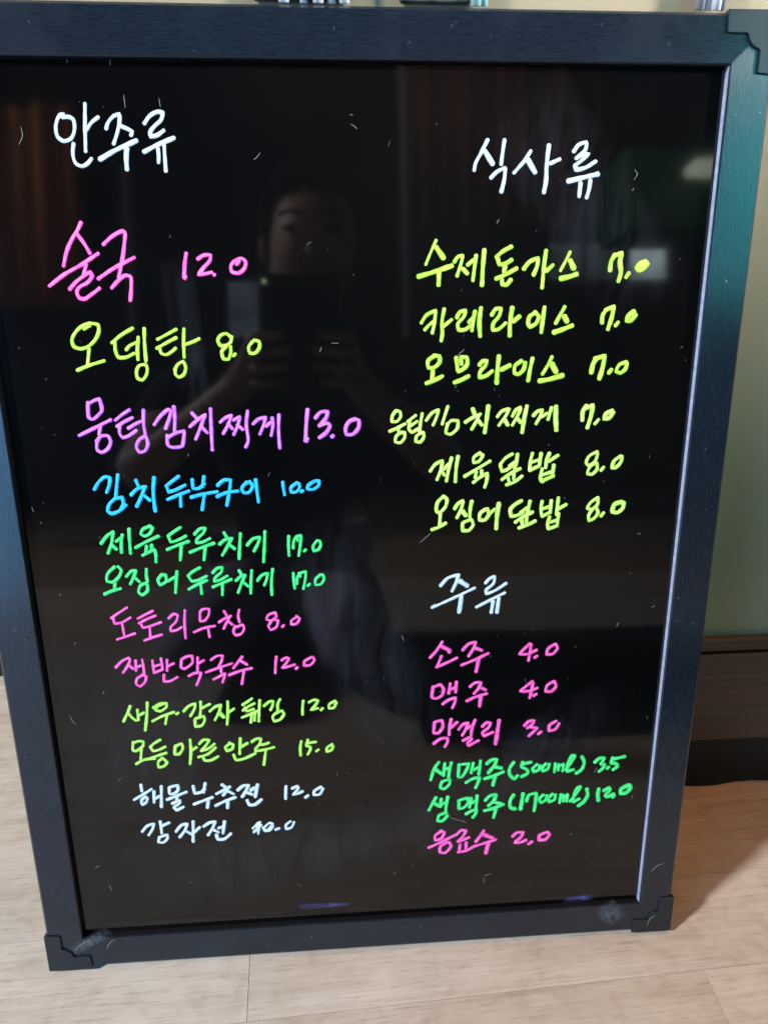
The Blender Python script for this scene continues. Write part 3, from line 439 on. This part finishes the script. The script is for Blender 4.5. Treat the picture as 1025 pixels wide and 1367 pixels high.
     '23 2495 4510 2474 4554 2446 4613/28 2487 4561 2517 4582/23 2532 4524 2527 4588/23 2532 4570 2555 4559/23 2578 4509 2569 4569 2565 4621/23 2570 4640 2518 4661 2508 4704 2539 4710 2579 4665/23 2658 4544 2657 4614 2686 4610 2722 4569 2718 4530 2674 4539/23 2742 4531 2733 4607/23 2748 4571 2771 4558/23 2784 4512 2778 4622/23 2708 4661 2750 4636 2784 4626 2777 4663 2757 4693/25 2843 4558 2874 4521 2918 4515 2907 4556 2866 4603/25 2907 4575 2961 4594/25 2838 4642 2898 4627 2972 4598/25 2920 4635 2906 4702/27 3043 4523 3019 4573 3026 4629 3059 4641/28 3109 4517 3097 4646/25 3136 4583 3150 4532 3203 4520 3201 4591 3194 4665/23 3254 4536 3227 4568 3239 4602 3275 4579 3279 4542/23 3321 4534 3291 4568 3300 4599 3337 4581 3340 4540/22 3380 4540 3374 4610/22 3382 4569 3402 4545 3400 4599/22 3404 4570 3429 4541 3424 4601/23 3449 4602 3483 4553 3518 4485 3497 4492 3473 4554 3471 4610 3514 4585/27 3563 4506 3572 4558 3549 4612 3511 4644',
     '27 3649 4511 3646 4563 3655 4609/26 3686 4530 3722 4506 3731 4525 3700 4568 3712 4582 3762 4561/26 3754 4587 3766 4576/30 3859 4495 3812 4523 3810 4560 3851 4557 3878 4515 3865 4492'),
    ('rose', 'pink handwritten 음료수 2.0, last line of the right column',
     '22 2541 4791 2493 4826 2494 4866 2536 4856 2559 4805 2532 4787/22 2448 4926 2542 4882 2639 4829/22 2579 4888 2532 4923 2529 4970 2565 4979 2609 4922 2592 4889/21 2643 4832 2679 4794 2713 4800 2691 4848 2654 4887/21 2662 4890 2736 4858/21 2673 4914 2667 4967/21 2716 4898 2715 4958/21 2659 4979 2715 4970 2779 4934/23 2840 4808 2815 4853 2784 4898/31 2843 4843 2905 4876/22 2779 4936 2854 4913 2929 4890/28 2876 4917 2860 5001',
     '24 3049 4872 3078 4842 3124 4840 3112 4876 3065 4924 3104 4927 3148 4908/24 3168 4944 3191 4926/25 3287 4853 3243 4876 3242 4914 3288 4914 3318 4871 3298 4850'),
]

# ------------------------------------------------------------------ the handwriting
def smooth_path(P, step):
    n = len(P)
    if n == 1: return [P[0]]
    tg = []
    for i in range(n):
        if i == 0: tg.append((P[1] - P[0]) * 0.6)
        elif i == n - 1: tg.append((P[-1] - P[-2]) * 0.6)
        else:
            a, b_ = P[i] - P[i - 1], P[i + 1] - P[i]
            la, lb = a.length, b_.length
            if la < 1e-9 or lb < 1e-9: tg.append(Vector((0, 0))); continue
            c = a.dot(b_) / (la * lb)
            k = 0.0 if c < 0.0 else min(1.0, c * 1.3)
            tg.append((a / la + b_ / lb) * 0.5 * k)
    out = []
    for i in range(n - 1):
        a, b_ = P[i], P[i + 1]; d = (b_ - a).length
        m = max(2, int(d / step))
        t0 = tg[i] * d if 0 < i else tg[i]; t1 = tg[i + 1] * d if i + 1 < n - 1 else tg[i + 1]
        for s in range(m):
            u = s / m; u2, u3 = u * u, u * u * u
            out.append((2 * u3 - 3 * u2 + 1) * a + (u3 - 2 * u2 + u) * t0 + (-2 * u3 + 3 * u2) * b_ + (u3 - u2) * t1)
    out.append(P[-1]); return out
SIDE = [(-1.0, 0.0, 1.0), (-0.80, 0.72, 0.62), (-0.4, 0.97, 0.12), (0.0, 1.0, 0.0), (0.4, 0.97, 0.12), (0.80, 0.72, 0.62), (1.0, 0.0, 1.0)]
cnt = [0]
def write(name, data, m, parent, label=None):
    V, F, E = [], [], []
    for st in data.split('/'):
        a = [int(v) for v in st.split()]
        hw = a[0] * 1e-4 / 2 * (1.0 if 'white' in m.name else 1.13); P = [Vector((a[i] * 1e-4, a[i + 1] * 1e-4)) for i in range(1, len(a), 2)]
        pts = smooth_path(P, 0.0011)
        cnt[0] += 1; ht = 0.00022 + 0.00001 * (cnt[0] % 17)
        ph = random.uniform(0, 6)
        # round caps: extra rings at both ends
        d0 = (pts[1] - pts[0]).normalized(); d1 = (pts[-1] - pts[-2]).normalized()
        rings = []
        for a_ in (80, 55, 28): rings.append((pts[0] - d0 * hw * 0.8 * math.sin(R(a_)), d0, math.cos(R(a_))))
        for i, p in enumerate(pts):
            q, r_ = pts[max(0, i - 1)], pts[min(len(pts) - 1, i + 1)]
            d = (r_ - q)
            d = d.normalized() if d.length > 1e-9 else d0
            wv = 1.0 + 0.09 * math.sin(ph + i * 0.45) + 0.05 * math.sin(ph * 2 + i * 1.27) + 0.06 * math.exp(-i / 1.5)
            rings.append((p, d, wv))
        for a_ in (28, 55, 80): rings.append((pts[-1] + d1 * hw * 0.8 * math.sin(R(a_)), d1, math.cos(R(a_))))
        b0 = len(V); K = len(SIDE)
        for j, (p, d, wk) in enumerate(rings):
            nrm = Vector((-d.y, d.x)); cap = j < 3 or j >= len(rings) - 3
            for s, z, e in SIDE:
                q = p + nrm * (s * hw * wk)
                zz = ht * z * (wk ** 0.5 if cap else 1.0)
                V.append(L(q.x, q.y, GZ - 0.00002 - zz)); E.append(max(e, 0.9 * (1 - wk) if cap else 0))
        for j in range(len(rings) - 1):
            for k in range(K - 1):
                i0 = b0 + j * K + k; F.append((i0, i0 + 1, i0 + K + 1, i0 + K))
    me = bpy.data.meshes.new(name); me.from_pydata([tuple(v) for v in V], [], F)
    at = me.attributes.new('edge', 'FLOAT', 'POINT'); at.data.foreach_set('value', E)
    me.validate(); me.update()
    for p in me.polygons: p.use_smooth = True
    # faces should look outwards (+Z of the board)
    if sum(p.normal.z for p in me.polygons) < 0: me.flip_normals()
    o = link(name, me, m, parent)
    if label: o['label'] = label
    return o
for colr, label, nm, pr in WRITING:
    nm_ = 'heading' if 'heading' in label else 'menu_line'
    o = write(nm_, nm, INK[colr], board, label)
    if pr: write('price', pr, INK[colr], o)

# dust, hairs and scratches on the panel and on the frame
def sliver(V, F, P, w0, z):
    n = len(P); b0 = len(V)
    for i, p in enumerate(P):
        q, r_ = P[max(0, i - 1)], P[min(n - 1, i + 1)]; d = (r_ - q).normalized(); nn = Vector((-d.y, d.x))
        k = w0 * (0.35 + 0.65 * math.sin(math.pi * (i + 0.6) / (n + 0.2)))
        for s, h in ((-1, 0), (0, 1), (1, 0)): V.append(tuple(L(p.x + nn.x * s * k, p.y + nn.y * s * k, z - 0.00006 * h)))
    for i in range(n - 1):
        for k in range(2): a = b0 + i * 3 + k; F.append((a, a + 1, a + 4, a + 3))
V, F = [], []
MARKS = [[286, 312, 291, 354, 267, 397], [1505, 430, 1488, 452, 1467, 466], [1985, 243, 2001, 247], [1988, 290, 2004, 297, 2024, 315], [823, 162, 825, 221], [1000, 174, 1004, 216], [558, -2, 556, 19], [773, -1, 770, 26], [112, 3746, 130, 3796, 146, 3814], [64, 2348, 73, 2380], [336, 3600, 347, 3579], [152, 2913, 162, 2903], [201, 3247, 212, 3232], [132, 2322, 136, 2327], [102, 2451, 108, 2442], [132, 4937, 169, 4915], [212, 5081, 231, 5140], [3605, 4376, 3623, 4335], [2852, 5211, 2854, 5264], [2852, 5198, 2906, 5182], [2586, 1500, 2625, 1467], [2369, 2645, 2439, 2583], [2592, 4682, 2699, 4726], [3551, 503, 3570, 530, 3552, 560], [3548, 614, 3555, 602], [993, 2063, 1003, 2050], [1854, 1424, 1897, 1424], [-234, 4715, -228, 4703], [2256, 3267, 2271, 3310], [2790, 785, 2802, 761], [1789, 1473, 1798, 1444], [2683, 4706, 2710, 4739], [3759, 2624, 3779, 2629], [3900, 3137, 3920, 3127], [3675, 3267, 3688, 3235]]
for mk in MARKS:
    P = [Vector((mk[i] * 1e-4, mk[i + 1] * 1e-4)) for i in range(0, len(mk), 2)]
    sliver(V, F, smooth_path(P, 0.0008), 0.00013, GZ - 0.00003)
for i in range(200):
    x, y = random.uniform(0.004, W - 0.004), random.uniform(0.004, H - 0.004)
    if random.random() > 0.25 + 0.6 * y / H: continue
    a = random.uniform(0.3, 2.9); l = random.choice((0.0003, 0.0004, 0.0006, 0.0009, 0.0016)); w0 = random.uniform(0.00004, 0.00011)
    d = Vector((math.cos(a), -math.sin(a))) * l
    c = Vector((x, y)); sliver(V, F, [c - d, c + Vector((d.y, -d.x)) * 0.15, c + d], w0, GZ - 0.00003)
me = bpy.data.meshes.new('dust'); me.from_pydata(V, [], F); tag(link('dust', me, DUST, board), kind='stuff')
V, F = [], []
for mk in [[4075, 5215, 4109, 5165, 4163, 5142], [4085, 5684, 4102, 5623, 4140, 5598], [152, 5593, 190, 5530, 218, 5512], [4119, 1091, 4134, 1108], [-64, 5588, -22, 5539, 55, 5499]]:
    P = [Vector((mk[i] * 1e-4, mk[i + 1] * 1e-4)) for i in range(0, len(mk), 2)]
    z = -0.00128 if mk[0] > 4050 and mk[1] > 5560 else -0.00003
    sliver(V, F, smooth_path(P, 0.0008), 0.00016, z)
for i in range(55):
    side = random.random(); l = random.uniform(0.0002, 0.0011); a = random.uniform(0, 3.1)
    if side < 0.35: c = Vector((-random.uniform(0.003, WF - 0.003), random.uniform(0, H)))
    elif side < 0.6: c = Vector((W + random.uniform(0.003, WF - 0.003), random.uniform(0, H - 0.01)))
    elif side < 0.8: c = Vector((random.uniform(0.01, W - 0.01), H + random.uniform(0.003, WF - 0.003)))
    else: c = Vector((random.uniform(0, W), -random.uniform(0.003, WF - 0.003)))
    d = Vector((math.cos(a), math.sin(a))) * l; sliver(V, F, [c - d, c + d * 0.1, c + d], 0.00006, -0.00003)
me = bpy.data.meshes.new('scratches'); me.from_pydata(V, [], F); tag(link('scratches', me, DUST, board), kind='stuff')
# soft violet streaks at the foot of the panel and a dried smear on the bottom rail
def smear(name, cx, cy, lx, ly, ang, z, m, label, taper=0.0):
    V, F, A = [], [], []; nx, ny = 24, 10
    for i in range(nx + 1):
        for j in range(ny + 1):
            u, v = 2 * i / nx - 1, 2 * j / ny - 1
            k = ly * (1 - taper * (u + 1) / 2)
            px, py = u * lx, v * k
            V.append(tuple(L(cx + px * math.cos(ang) - py * math.sin(ang), cy + px * math.sin(ang) + py * math.cos(ang), z)))
            A.append(max(0.0, 1 - u * u) ** 0.8 * max(0.0, 1 - v * v) * (1 - 0.7 * taper * (u + 1) / 2))
    for i in range(nx):
        for j in range(ny): a = i * (ny + 1) + j; F.append((a, a + 1, a + ny + 2, a + ny + 1))
    me = bpy.data.meshes.new(name); me.from_pydata(V, [], F)
    at = me.attributes.new('fade', 'FLOAT', 'POINT'); at.data.foreach_set('value', A)
    o = link(name, me, m, board); o['label'] = label
smear('violet_streak', 0.1700, 0.5370, 0.0195, 0.0032, 0.01, GZ - 0.0003, VIOLET, 'faint violet streak low on the panel', 0.5)
smear('violet_streak', 0.3560, 0.5455, 0.0120, 0.0032, -0.12, GZ - 0.0003, VIOLET, 'blue violet streak in the lower right corner')
smear('dried_smear', 0.3800, 0.5560, 0.0110, 0.0095, 0.9, -0.0002, SMUDGE2, 'pale dried smear on the lower right of the bottom rail')
smear('dried_smear', 0.0050, 0.5515, 0.0170, 0.0050, -0.5, -0.0002, SMUDGE2, 'pale dried smear on the lower left mitre')
for cx, cy, lx, ly, an in ((0.105, 0.145, 0.050, 0.010, 1.5), (0.20, 0.33, 0.09, 0.035, 1.2), (0.06, 0.40, 0.045, 0.06, 0.4), (0.30, 0.43, 0.10, 0.03, -0.5), (0.33, 0.07, 0.07, 0.03, 0.9), (0.16, 0.49, 0.12, 0.03, -0.2)):
    smear('wiped_film', cx, cy, lx, ly, an, GZ - 0.00018, HAZE, 'barely visible wiped film on the panel')

# ------------------------------------------------------------------ the person taking the picture (seen mirrored in the panel)
SKIN, t, b = mat('skin', (0.50, 0.30, 0.22), 0.5)
n = nd(t, 'ShaderNodeTexNoise', Scale=22.0, Detail=5.0); t.links.new(coords(t), n.inputs['Vector'])
t.links.new(ramp(t, n.outputs[0], [(0.35, (0.26, 0.16, 0.12)), (0.65, (0.44, 0.29, 0.23))]).outputs[0], b.inputs['Base Color'])
SHIRT, t, b = mat('black_cotton', (0.012, 0.012, 0.016), 0.9, 0.2)
TROUS, t, b = mat('dark_violet_grey_cloth', (0.26, 0.25, 0.36), 0.85, 0.2)
HAIR, _, _ = mat('black_hair', (0.004, 0.004, 0.004), 0.85, 0.1)
person = empty('person', (0.11, -0.66, FZ))
tag(person, 'person in a black shirt kneeling and holding up a phone, mirrored in the panel', 'person')
def skin(name, chains, m, root=None, sub=1):
    V, E, Rr = [], [], []; idx = {}
    def vid(p, r):
        k = tuple(round(c, 4) for c in p)
        if k not in idx: idx[k] = len(V); V.append(tuple(Vector(p) - person.location)); Rr.append(r)
        return idx[k]
    for ch in chains:
        ids = [vid(p, r) for p, r in ch]
        for a, c in zip(ids, ids[1:]):
            if a != c: E.append((a, c))
    me = bpy.data.meshes.new(name); me.from_pydata(V, E, [])
    o = link(name, me, m, person)
    md = o.modifiers.new('skin', 'SKIN'); md.use_smooth_shade = True
    for i, sv in enumerate(me.skin_vertices[0].data):
        r = Rr[i]; sv.radius = r if isinstance(r, tuple) else (r, r)
    me.skin_vertices[0].data[0].use_root = True
    s = o.modifiers.new('sub', 'SUBSURF'); s.levels = s.render_levels = sub
    return o
pel, bel, che, nk = (0.10, -0.86, 0.17), (0.105, -0.80, 0.30), (0.115, -0.70, 0.44), (0.14, -0.615, 0.535)
hd = [(0.156, -0.575, 0.570), (0.163, -0.562, 0.632), (0.166, -0.555, 0.69), (0.168, -0.56, 0.735)]
ls, rs = (-0.035, -0.67, 0.475), (0.265, -0.67, 0.475)
le, re = (-0.085, -0.49, 0.335), (0.345, -0.49, 0.335)
PH = lambda x, y, z: CAM + RIGHT * x + DOWN * y - FWD * z          # phone frame: right, down, towards the person
lw, rw = PH(-0.105, 0.115, 0.035), PH(0.040, 0.118, 0.035)
lp, rp = PH(-0.083, 0.082, 0.022), PH(0.020, 0.082, 0.022)
lh, rh = (0.03, -0.86, 0.13), (0.18, -0.86, 0.13)
lk, rk = (-0.03, -0.53, 0.085), (0.215, -0.50, 0.085)
la, ra = (0.02, -0.93, 0.045), (0.19, -0.93, 0.045)
chains = [[(pel, 0.07), (bel, 0.06), (che, (0.08, 0.055)), (nk, 0.042), (hd[0], 0.047), (hd[1], (0.062, 0.070)), (hd[2], (0.070, 0.078)), (hd[3], 0.045)],
          [(che, 0.055), (ls, 0.042), (le, 0.033), (lw, 0.021), (lp, (0.026, 0.016))],
          [(che, 0.055), (rs, 0.042), (re, 0.033), (rw, 0.021), (rp, (0.026, 0.016))],
          [(pel, 0.07), (lh, 0.055), (lk, 0.04), (la, 0.032), ((0.02, -1.02, 0.03), 0.026)],
          [(pel, 0.07), (rh, 0.055), (rk, 0.04), (ra, 0.032), ((0.19, -1.02, 0.03), 0.026)]]
fr = 0.0072
for sgn, palm, edge in ((-1, lp, -0.077), (1, rp, 0.013)):
    for k in range(4):                                             # four fingers round the phone's side to its back
        y = 0.048 + 0.019 * k; ext = (0.034, 0.042, 0.040, 0.030)[k]
        chains.append([(palm, 0.02), (PH(edge + sgn * 0.013, y, 0.016), fr + 0.001), (PH(edge + sgn * 0.011, y - 0.003, 0.002), fr),
                       (PH(edge - sgn * ext * 0.35, y - 0.006, -0.0055 + 0.006), fr * 0.92), (PH(edge - sgn * ext * 0.8, y - 0.008, 0.0005), fr * 0.8)])
    chains.append([(palm, 0.02), (PH(edge + sgn * 0.006, 0.075, 0.030), 0.0095), (PH(edge - sgn * 0.014, 0.058, 0.027), 0.0085), (PH(edge - sgn * 0.030, 0.044, 0.025), 0.0075)])
chains.append([(hd[1], 0.06), ((0.164, -0.498, 0.642), 0.012), ((0.164, -0.482, 0.626), 0.0095)])   # nose
skin('body', chains, SKIN, sub=2)
skin('shirt', [[((0.10, -0.865, 0.16), 0.11), ((0.105, -0.80, 0.30), 0.105), ((0.115, -0.70, 0.44), (0.135, 0.10)), ((0.135, -0.635, 0.515), 0.06)],
               [((0.115, -0.70, 0.44), 0.12), ((-0.037, -0.67, 0.478), 0.055), ((-0.066, -0.565, 0.40), 0.052)],
               [((0.115, -0.70, 0.44), 0.12), ((0.267, -0.67, 0.478), 0.055), ((0.311, -0.565, 0.40), 0.052)]], SHIRT, sub=2)
skin('trousers', [[((0.10, -0.87, 0.15), 0.118), ((0.03, -0.87, 0.13), 0.085), ((-0.03, -0.54, 0.09), 0.060), ((-0.025, -0.51, 0.085), 0.052), ((0.0, -0.70, 0.052), 0.046), ((0.02, -0.92, 0.045), 0.038)],
                  [((0.10, -0.87, 0.15), 0.118), ((0.18, -0.87, 0.13), 0.085), ((0.213, -0.51, 0.09), 0.060), ((0.208, -0.48, 0.085), 0.052), ((0.19, -0.70, 0.052), 0.046), ((0.19, -0.92, 0.045), 0.038)]], TROUS, sub=2)
# brows
for s in (-1, 1):
    bm = bmesh.new(); tube(bm, [(s * 0.012, 0.0, 0.0), (s * 0.026, 0.001, 0.004), (s * 0.044, -0.006, 0.001)], 0.0032)
    e = bm_obj('eyebrow', bm, HAIR, person, True); e.location = Vector((0.165, -0.484, 0.680)) - person.location
# hair, ears, eyes, mouth
bm = bmesh.new(); bmesh.ops.create_uvsphere(bm, u_segments=28, v_segments=20, radius=1)
for v in bm.verts:
    n = 1 + 0.03 * math.sin(v.co.x * 23) * math.sin(v.co.z * 19)
    v.co = Vector((v.co.x * 0.079 * n, v.co.y * 0.088 * n, v.co.z * 0.093 * n))
bmesh.ops.delete(bm, geom=[f for f in bm.faces if (f.calc_center_median().y > 0.030 and f.calc_center_median().z < 0.040 + 0.012 * math.sin(f.calc_center_median().x * 160)) or f.calc_center_median().z < -0.055], context='FACES')
h = bm_obj('hair', bm, HAIR, person, True); h.location = Vector((0.166, -0.578, 0.696)) - person.location
for s in (-1, 1):
    bm = bmesh.new(); bmesh.ops.create_uvsphere(bm, u_segments=12, v_segments=8, radius=1)
    for v in bm.verts: v.co = Vector((v.co.x * 0.006, v.co.y * 0.012, v.co.z * 0.021))
    e = bm_obj('ear', bm, SKIN, person, True); e.location = Vector((0.165 + s * 0.072, -0.565, 0.655)) - person.location
    bm = bmesh.new(); bmesh.ops.create_uvsphere(bm, u_segments=12, v_segments=8, radius=1)
    for v in bm.verts: v.co = Vector((v.co.x * 0.012, v.co.y * 0.006, v.co.z * 0.0055))
    e = bm_obj('eye', bm, HAIR, person, True); e.location = Vector((0.165 + s * 0.029, -0.492, 0.664)) - person.location
bm = bmesh.new(); bmesh.ops.create_uvsphere(bm, u_segments=12, v_segments=8, radius=1)
for v in bm.verts: v.co = Vector((v.co.x * 0.022, v.co.y * 0.006, v.co.z * 0.006))
e = bm_obj('mouth', bm, mat('lips', (0.35, 0.13, 0.12), 0.5)[0], person, True); e.location = Vector((0.164, -0.497, 0.597)) - person.location

# the phone: its back lens is where the camera stands
PHM, _, _ = mat('black_phone_case', (0.006, 0.006, 0.007), 0.45)
SCR, _, _ = mat('phone_screen', (0.01, 0.01, 0.012), 0.1)
ph = empty('phone'); ph.matrix_world = M @ Matrix.Translation((0, 0, 0))
tag(ph, 'black phone held upright in both hands in front of the face', 'phone')
bm = bmesh.new(); box(bm, -0.078, 0.012, -0.135, 0.026, 0.005, 0.0145, bev=0.0025); bm_obj('case', bm, PHM, ph)
bm = bmesh.new(); box(bm, -0.0755, 0.0095, -0.132, 0.023, 0.0147, 0.0152); bm_obj('screen', bm, SCR, ph)
for yy in (0.012, -0.006, -0.024):
    bm = bmesh.new(); bmesh.ops.create_cone(bm, cap_ends=True, segments=24, radius1=0.0055, radius2=0.0055, depth=0.0015)
    e = bm_obj('lens', bm, SCR, ph); e.location = (0.0, yy - 0.004, 0.0041)
bm = bmesh.new(); bmesh.ops.create_cone(bm, cap_ends=True, segments=16, radius1=0.0026, radius2=0.0026, depth=0.001)
e = bm_obj('flash', bm, mat('flash_lamp', (0.9, 1, 0.8), 0.2, emit=(0.8, 1, 0.6), es=5)[0], ph); e.location = (-0.0715, 0.019, 0.0044)

# ------------------------------------------------------------------ the room behind, seen only mirrored
CUR, t, b = mat('rust_brown_curtain', (0.34, 0.13, 0.055), 0.9, 0.1)
bm = bmesh.new(); prev = None
for i in range(81):
    x = -1.75 + 1.05 * i / 80; y = -2.25 + 0.025 * math.sin(i * 0.9) + 0.02 * math.sin(i * 0.37)
    row = [bm.verts.new((x, y, z)) for z in (0.93, 1.62)]
    if prev: bm.faces.new((prev[0], row[0], row[1], prev[1]))
    prev = row
cu = bm_obj('curtain', bm, CUR, None, True); so = cu.modifiers.new('thick', 'SOLIDIFY'); so.thickness = 0.004
tag(cu, 'rust brown pleated curtain across the room, mirrored at the left edge of the panel', 'curtain')
GRN, _, _ = mat('dark_green_paint', (0.02, 0.16, 0.10), 0.5)
cb = empty('cabinet', (1.62, -2.4, 1.17)); tag(cb, 'dark green hanging cabinet mirrored at the upper right of the panel', 'cabinet')
boxo('carcass', (-0.30, 0.75, -0.15, 0.10, 0.03, 0.34), GRN, cb, 0.005)
boxo('door', (-0.29, 0.20, 0.1005, 0.115, 0.04, 0.33), GRN, cb, 0.004)
boxo('door', (0.21, 0.74, 0.1005, 0.115, 0.04, 0.33), GRN, cb, 0.004)
def lit_window(x0, x1, z0, z1, y, colr, st, label, bars):
    e = empty('window', ((x0 + x1) / 2, y, z0)); tag(e, label, 'window')
    gm, t, b = mat('daylit_pane', (0.1, 0.1, 0.1), 0.4, emit=colr, es=st)
    n = nd(t, 'ShaderNodeTexNoise', Scale=7.0, Detail=3.0); t.links.new(coords(t, (1, 1, 1), 'Object'), n.inputs['Vector'])
    t.links.new(mix(t, tuple(c * 0.35 for c in colr), colr, ramp(t, n.outputs[0], [(0.35, (0, 0, 0)), (0.65, (1, 1, 1))]).outputs[0]), b.inputs['Emission Color'])
    hw, hh = (x1 - x0) / 2, z1 - z0
    for i in range(bars):
        a = -hw + 2 * hw * i / bars; c = a + 2 * hw / bars
        boxo('pane', (a + 0.012, c - 0.012, -0.004, 0.004, 0.012, hh - 0.012), gm, e)
        boxo('frame', (a - 0.006, a + 0.011, -0.012, 0.012, 0, hh), LIP, e)
    boxo('frame', (hw - 0.011, hw + 0.006, -0.012, 0.012, 0, hh), LIP, e)
    boxo('sill', (-hw - 0.03, hw + 0.03, -0.02, 0.04, -0.03, -0.001), LIP, e)
lit_window(1.53, 1.72, 1.13, 1.33, -2.8, (0.75, 0.95, 1.0), 7.0, 'small bright daylit window mirrored beside the price of the top right dish', 1)
lit_window(1.16, 1.50, 1.13, 1.31, -2.8, (0.6, 0.8, 0.9), 0.9, 'dim wide window mirrored left of the small bright one', 2)
lit_window(-0.27, -0.12, 0.80, 1.16, -2.84, (0.45, 0.62, 0.9), 1.2, 'narrow blue grey window mirrored beside the phone', 1)
tl = boxo('ceiling_lamp', (1.50, 1.62, -2.2, -2.1, 1.36, 1.40), mat('tube_lamp', (0.8, 0.8, 0.7), 0.4, emit=(0.85, 0.95, 0.7), es=4)[0], None, 0.01)
tag(tl, 'short pale lamp mirrored at the right edge of the panel', 'lamp')

CUR2, _, _ = mat('dark_brown_curtain', (0.14, 0.055, 0.03), 0.9, 0.1)
bm = bmesh.new(); prev = None
for i in range(81):
    x = 0.50 + 0.85 * i / 80; y = -2.65 + 0.03 * math.sin(i * 0.8) + 0.02 * math.sin(i * 0.31)
    row = [bm.verts.new((x, y, z)) for z in (1.32, 2.2)]
    if prev: bm.faces.new((prev[0], row[0], row[1], prev[1]))
    prev = row
cu2 = bm_obj('curtain', bm, CUR2, None, True); so = cu2.modifiers.new('thick', 'SOLIDIFY'); so.thickness = 0.004
tag(cu2, 'dark brown curtain mirrored behind the right column heading', 'curtain')
for x, y, z0, z1, lab in ((-0.41, -1.80, 0.75, 1.25, 'slim grey post mirrored beside the first left column dish'), (0.50, -2.55, 0.85, 2.1, 'slim grey door post mirrored left of the right column')):
    p = boxo('post', (x - 0.012, x + 0.012, y - 0.012, y + 0.012, z0, z1), mat('grey_post', (0.10, 0.11, 0.13), 0.5)[0], None, 0.003); tag(p, lab, 'post')
